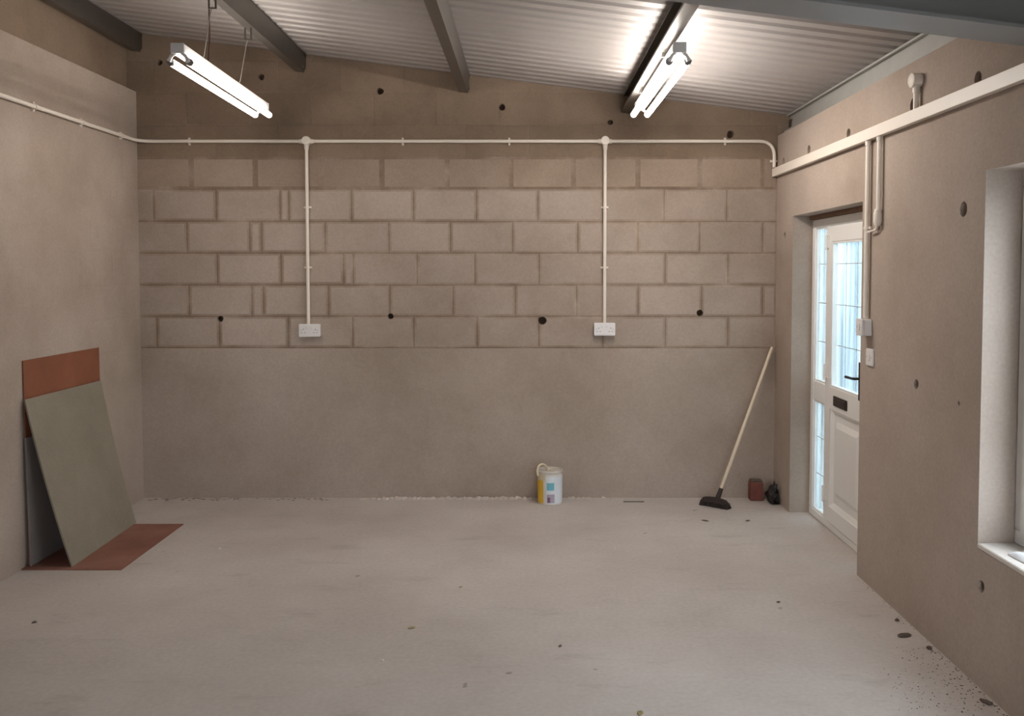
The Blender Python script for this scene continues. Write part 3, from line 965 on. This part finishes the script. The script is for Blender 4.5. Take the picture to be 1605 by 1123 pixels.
# ------------------------------------------------------------------ broom in the corner
br = thing('broom', (1.325, 6.01, 0), 'broom with a pale wooden handle and dark bristles leaning into the corner', 'broom')
bc = Vector((1.325, 6.01, 0))
ax = Vector((.173, -.135, 0)).normalized()
nx = Vector((-ax.y, ax.x, 0))
def blockmesh(z0, z1, l0, l1, w0, w1, n=10, drop=0.0):
    """rounded-plan bar between two heights"""
    def ringpts(z, l, w):
        pts = []
        for k in range(2 * n):
            a = 2 * math.pi * k / (2 * n)
            c, s = math.cos(a), math.sin(a)
            cc = math.copysign(abs(c) ** .45, c)
            ss = math.copysign(abs(s) ** .6, s)
            p = bc + ax * (l * cc) + nx * (w * ss)
            pts.append((p.x, p.y, z - drop * abs(cc) ** 2))
        return pts
    m = MB()
    a, b, cdd = ringpts(z0, l0, w0), ringpts((z0 + z1) / 2, (l0 + l1) / 2 * 1.02, (w0 + w1) / 2 * 1.05), ringpts(z1, l1, w1)
    N = 2 * n
    fs = [tuple(range(N))[::-1], tuple(range(2 * N, 3 * N))]
    for o in (0, N):
        fs += [(o + k, o + (k + 1) % N, o + N + (k + 1) % N, o + N + k) for k in range(N)]
    return m.add(a + b + cdd, fs)
blockmesh(.034, .066, .112, .090, .028, .016, drop=.010).build('head', 'bristle', br, smooth=True)
# bristle tufts in rows
bt = MB()
rt = random.Random(5)
for i in range(22):
    for j in range(6):
        u = -1 + 2 * i / 21
        w = -1 + 2 * j / 5
        p0 = bc + ax * (.098 * u) + nx * (.019 * w) + Vector((0, 0, .037))
        p1 = bc + ax * (.106 * u + rt.uniform(-.004, .004)) + nx * (.028 * w + rt.uniform(-.004, .004)) + Vector((0, 0, .001))
        bt.tube([p0, p1], [.0045, .0052], 5)
tag(bt.build('bristles', 'bristle', br), kind='stuff')
h0, h1 = Vector((1.352, 6.032, .060)), Vector((1.779, 6.215, 1.12))
dv = (h1 - h0).normalized()
MB().tube([h0 - dv * .006, h0 + dv * .07], [.019, .015], 10).build('socket', 'brown_metal', br, smooth=True)
MB().tube([h0 + dv * .03, h1 - dv * .012, h1], [.0125, .0125, .009], 10).build('handle', 'broom_handle', br, smooth=True)

# ------------------------------------------------------------------ brick and crumpled bag in the corner
bk = thing('brick', (1.665, 6.19, 0), 'red brick standing on end in the corner behind the broom', 'brick')
MB().box(1.617, 6.160, .0005, 1.712, 6.225, .136).build('clay_body', 'brick', bk, bevel=.005)
MB().box(1.622, 6.164, .1362, 1.708, 6.221, .150).build('mortar_crust', 'dirt', bk, bevel=.005)

bmx = bmesh.new()
bmesh.ops.create_icosphere(bmx, subdivisions=4, radius=1.0)
for v in bmx.verts:
    p = v.co.copy()
    k = 1 + .5 * noise.noise(p * 1.9 + Vector((3, 1, 7))) + .28 * noise.noise(p * 4.5) + .1 * noise.noise(p * 9)
    sq = 1.0 - .28 * max(0, p.z)
    v.co = Vector((p.x * .037 * k * sq, p.y * .060 * k * sq, max(-.0645, p.z * .076 * k) + .065))
me = bpy.data.meshes.new('crumpled_bag')
bmx.to_mesh(me); bmx.free()
for pl in me.polygons: pl.use_smooth = True
me.materials.append(M['bag'])
bag = bpy.data.objects.new('crumpled_bag', me)
COL.objects.link(bag)
bag.location = (1.762, 6.095, 0)
tag(bag, 'small black crumpled bag between the red brick and the door reveal', 'bag')

# ------------------------------------------------------------------ cloth on the window sill
m = MB()
N, K = 12, 8
vs, fs = [], []
for lay, dz_ in ((0, .002), (1, .024)):
    for i in range(N + 1):
        for k in range(K + 1):
            u, w = i / N, k / K
            ed = min(u, 1 - u, w, 1 - w)
            rise = dz_ if lay == 0 else .006 + (dz_ - .006) * min(1, ed * 6) + .004 * noise.noise(Vector((u * 5, w * 4, 2)))
            vs.append((1.853 + .088 * w + .006 * math.sin(u * 5), 2.98 + .27 * u + .01 * math.sin(w * 4), WZ0 + .022 + rise))
off = (N + 1) * (K + 1)
for i in range(N):
    for k in range(K):
        a = i * (K + 1) + k
        fs.append((a, a + 1, a + K + 2, a + K + 1))
        fs.append((off + a, off + a + K + 1, off + a + K + 2, off + a + 1))
edge = list(range(K + 1)) + [i * (K + 1) + K for i in range(1, N + 1)] + [N * (K + 1) + k for k in range(K - 1, -1, -1)] + [i * (K + 1) for i in range(N - 1, 0, -1)]
for a, b in zip(edge, edge[1:] + edge[:1]):
    fs.append((a, b, off + b, off + a))
tag(m.add(vs, fs).build('folded_cloth', 'cloth', smooth=True), 'folded white cloth lying on the window sill', 'cloth')

# ------------------------------------------------------------------ bits on the floor
def lump(name, x, y, lx, ly, lz, rot, mat, label, cat, seed, z=0.0):
    b = bmesh.new()
    bmesh.ops.create_icosphere(b, subdivisions=2, radius=1.0)
    off = Vector((seed * 1.7, seed * .9, 3))
    for v in b.verts:
        p = v.co.copy()
        k = 1 + .45 * noise.noise(p * 1.6 + off)
        v.co = Vector((p.x * lx * k, p.y * ly * k, max(p.z, -.55) * lz * k))
    mz = min(v.co.z for v in b.verts)
    for v in b.verts: v.co.z -= mz - .0003
    me = bpy.data.meshes.new(name)
    b.to_mesh(me); b.free()
    me.materials.append(M[mat])
    o = bpy.data.objects.new(name, me)
    COL.objects.link(o)
    o.location = (x, y, z)
    o.rotation_euler = (0, 0, rot)
    return tag(o, label, cat, 'crumbs and scraps on the floor')
lump('dirt_clod', 1.725, 3.85, .036, .012, .010, .25, 'dirt', 'longest dark dirt clod on the floor beside the door wall', 'dirt', 1)
lump('dirt_clod', 1.775, 3.72, .014, .012, .008, .8, 'dirt', 'small dark clod next to the longest clod by the door wall', 'dirt', 2)
lump('dirt_clod', 1.762, 4.02, .010, .010, .008, .1, 'dirt', 'small round clod at the wall foot towards the door', 'dirt', 3)
lump('dirt_clod', 1.772, 3.24, .024, .011, .009, -1.0, 'dirt', 'dark clod at the wall foot below the window', 'dirt', 4)
lump('leaf_scrap', -0.547, 3.94, .020, .010, .003, .3, 'leaf', 'dry yellowish leaf scrap lying in mid floor', 'leaf', 5)
lump('leaf_scrap', 0.424, 3.165, .016, .012, .003, 1.3, 'leaf', 'dry greenish leaf scrap nearest the rear wall', 'leaf', 6)
lump('grit_chip', -0.624, 3.60, .007, .006, .004, 0, 'chalk', 'white grit chip near the yellowish leaf scrap', 'grit', 7)
lump('grit_chip', -1.856, 5.083, .008, .007, .004, 0, 'chalk', 'white grit chip beside the flat brown sheet', 'grit', 8)
lump('dirt_clod', -2.349, 4.00, .012, .009, .005, .4, 'dirt', 'dark crumb on the floor in front of the leaning boards', 'dirt', 9)
lump('dirt_clod', 1.184, 5.663, .022, .010, .004, -.5, 'dirt', 'flat grey scrap on the floor in front of the broom head', 'dirt', 10)
lump('dirt_clod', 1.471, 5.663, .018, .009, .004, .5, 'dirt', 'flat grey scrap on the floor between broom and door', 'dirt', 11)
lump('dirt_clod', 0.142, 3.742, .010, .006, .004, .9, 'dirt', 'tiny dark crumb alone in mid floor', 'dirt', 12)
lump('leaf_scrap', -0.358, 4.459, .010, .007, .003, .4, 'leaf', 'small tan scrap between leaf and tub in mid floor', 'leaf', 13)
lump('dirt_clod', 1.262, 4.249, .010, .007, .004, .4, 'dirt', 'small dark crumb on the floor facing the door jamb', 'dirt', 14)
tag(MB().box(0.69, 6.125, .0003, 0.84, 6.15, .004).build('metal_strip', 'strip', bevel=.001), 'thin grey metal strip lying by the back wall between tub and broom', 'metal strip')

# loose crumbs along the foot of the door wall
cr = MB()
rc = random.Random(21)
def crumb(x, y, s):
    h = s * rc.uniform(.4, .8)
    ps = [(x + s * math.cos(a) * rc.uniform(.6, 1.2), y + s * math.sin(a) * rc.uniform(.6, 1.2), .0003) for a in (0, 1.26, 2.5, 3.77, 5.0)]
    cr.add(ps + [(x + rc.uniform(-.3, .3) * s, y + rc.uniform(-.3, .3) * s, h)], [(0, 1, 5), (1, 2, 5), (2, 3, 5), (3, 4, 5), (4, 0, 5), (4, 3, 2, 1, 0)])
for _ in range(150):
    y = rc.uniform(3.15, 3.75)
    x = XR - .006 - abs(rc.gauss(0, .12))
    crumb(x, y, rc.uniform(.0016, .005))
for _ in range(70):
    crumb(rc.gauss(1.52, .06), rc.gauss(3.32, .10), rc.uniform(.0015, .004))
for _ in range(60):
    crumb(XR - .005 - abs(rc.gauss(0, .012)), rc.uniform(2.9, 4.6), rc.uniform(.002, .005))
tag(cr.build('floor_crumbs', 'dirt'), 'scatter of small dark crumbs along the foot of the door wall', 'crumbs', kind='stuff')

# pale mortar droppings along the foot of the back wall
dr = MB()
for _ in range(260):
    c = rc.choice((-.75, -.45, -.25, -.1, -1.0, .3))
    x = rc.gauss(c, .13)
    if .03 < x < .29 or x < -1.38: continue
    y = YB - .006 - abs(rc.gauss(0, .022))
    s = rc.uniform(.005, .016)
    h = s * rc.uniform(.5, 1.2)
    ps = [(x + s * 1.6 * math.cos(a) * rc.uniform(.7, 1.2), min(YB - .001, y + s * math.sin(a) * rc.uniform(.7, 1.2)), .0003) for a in (0, 1.05, 2.1, 3.14, 4.2, 5.2)]
    ps += [(p[0] * .5 + x * .5, p[1] * .5 + y * .5, h * rc.uniform(.7, 1)) for p in ps]
    dr.add(ps, [(k, (k + 1) % 6, 6 + (k + 1) % 6, 6 + k) for k in range(6)] + [tuple(range(6, 12)), (5, 4, 3, 2, 1, 0)])
tag(dr.build('mortar_droppings', 'droppings'), 'pale crumbly mortar droppings along the foot of the back wall', 'mortar', kind='stuff')

# dark grime in the angle between floor and back wall
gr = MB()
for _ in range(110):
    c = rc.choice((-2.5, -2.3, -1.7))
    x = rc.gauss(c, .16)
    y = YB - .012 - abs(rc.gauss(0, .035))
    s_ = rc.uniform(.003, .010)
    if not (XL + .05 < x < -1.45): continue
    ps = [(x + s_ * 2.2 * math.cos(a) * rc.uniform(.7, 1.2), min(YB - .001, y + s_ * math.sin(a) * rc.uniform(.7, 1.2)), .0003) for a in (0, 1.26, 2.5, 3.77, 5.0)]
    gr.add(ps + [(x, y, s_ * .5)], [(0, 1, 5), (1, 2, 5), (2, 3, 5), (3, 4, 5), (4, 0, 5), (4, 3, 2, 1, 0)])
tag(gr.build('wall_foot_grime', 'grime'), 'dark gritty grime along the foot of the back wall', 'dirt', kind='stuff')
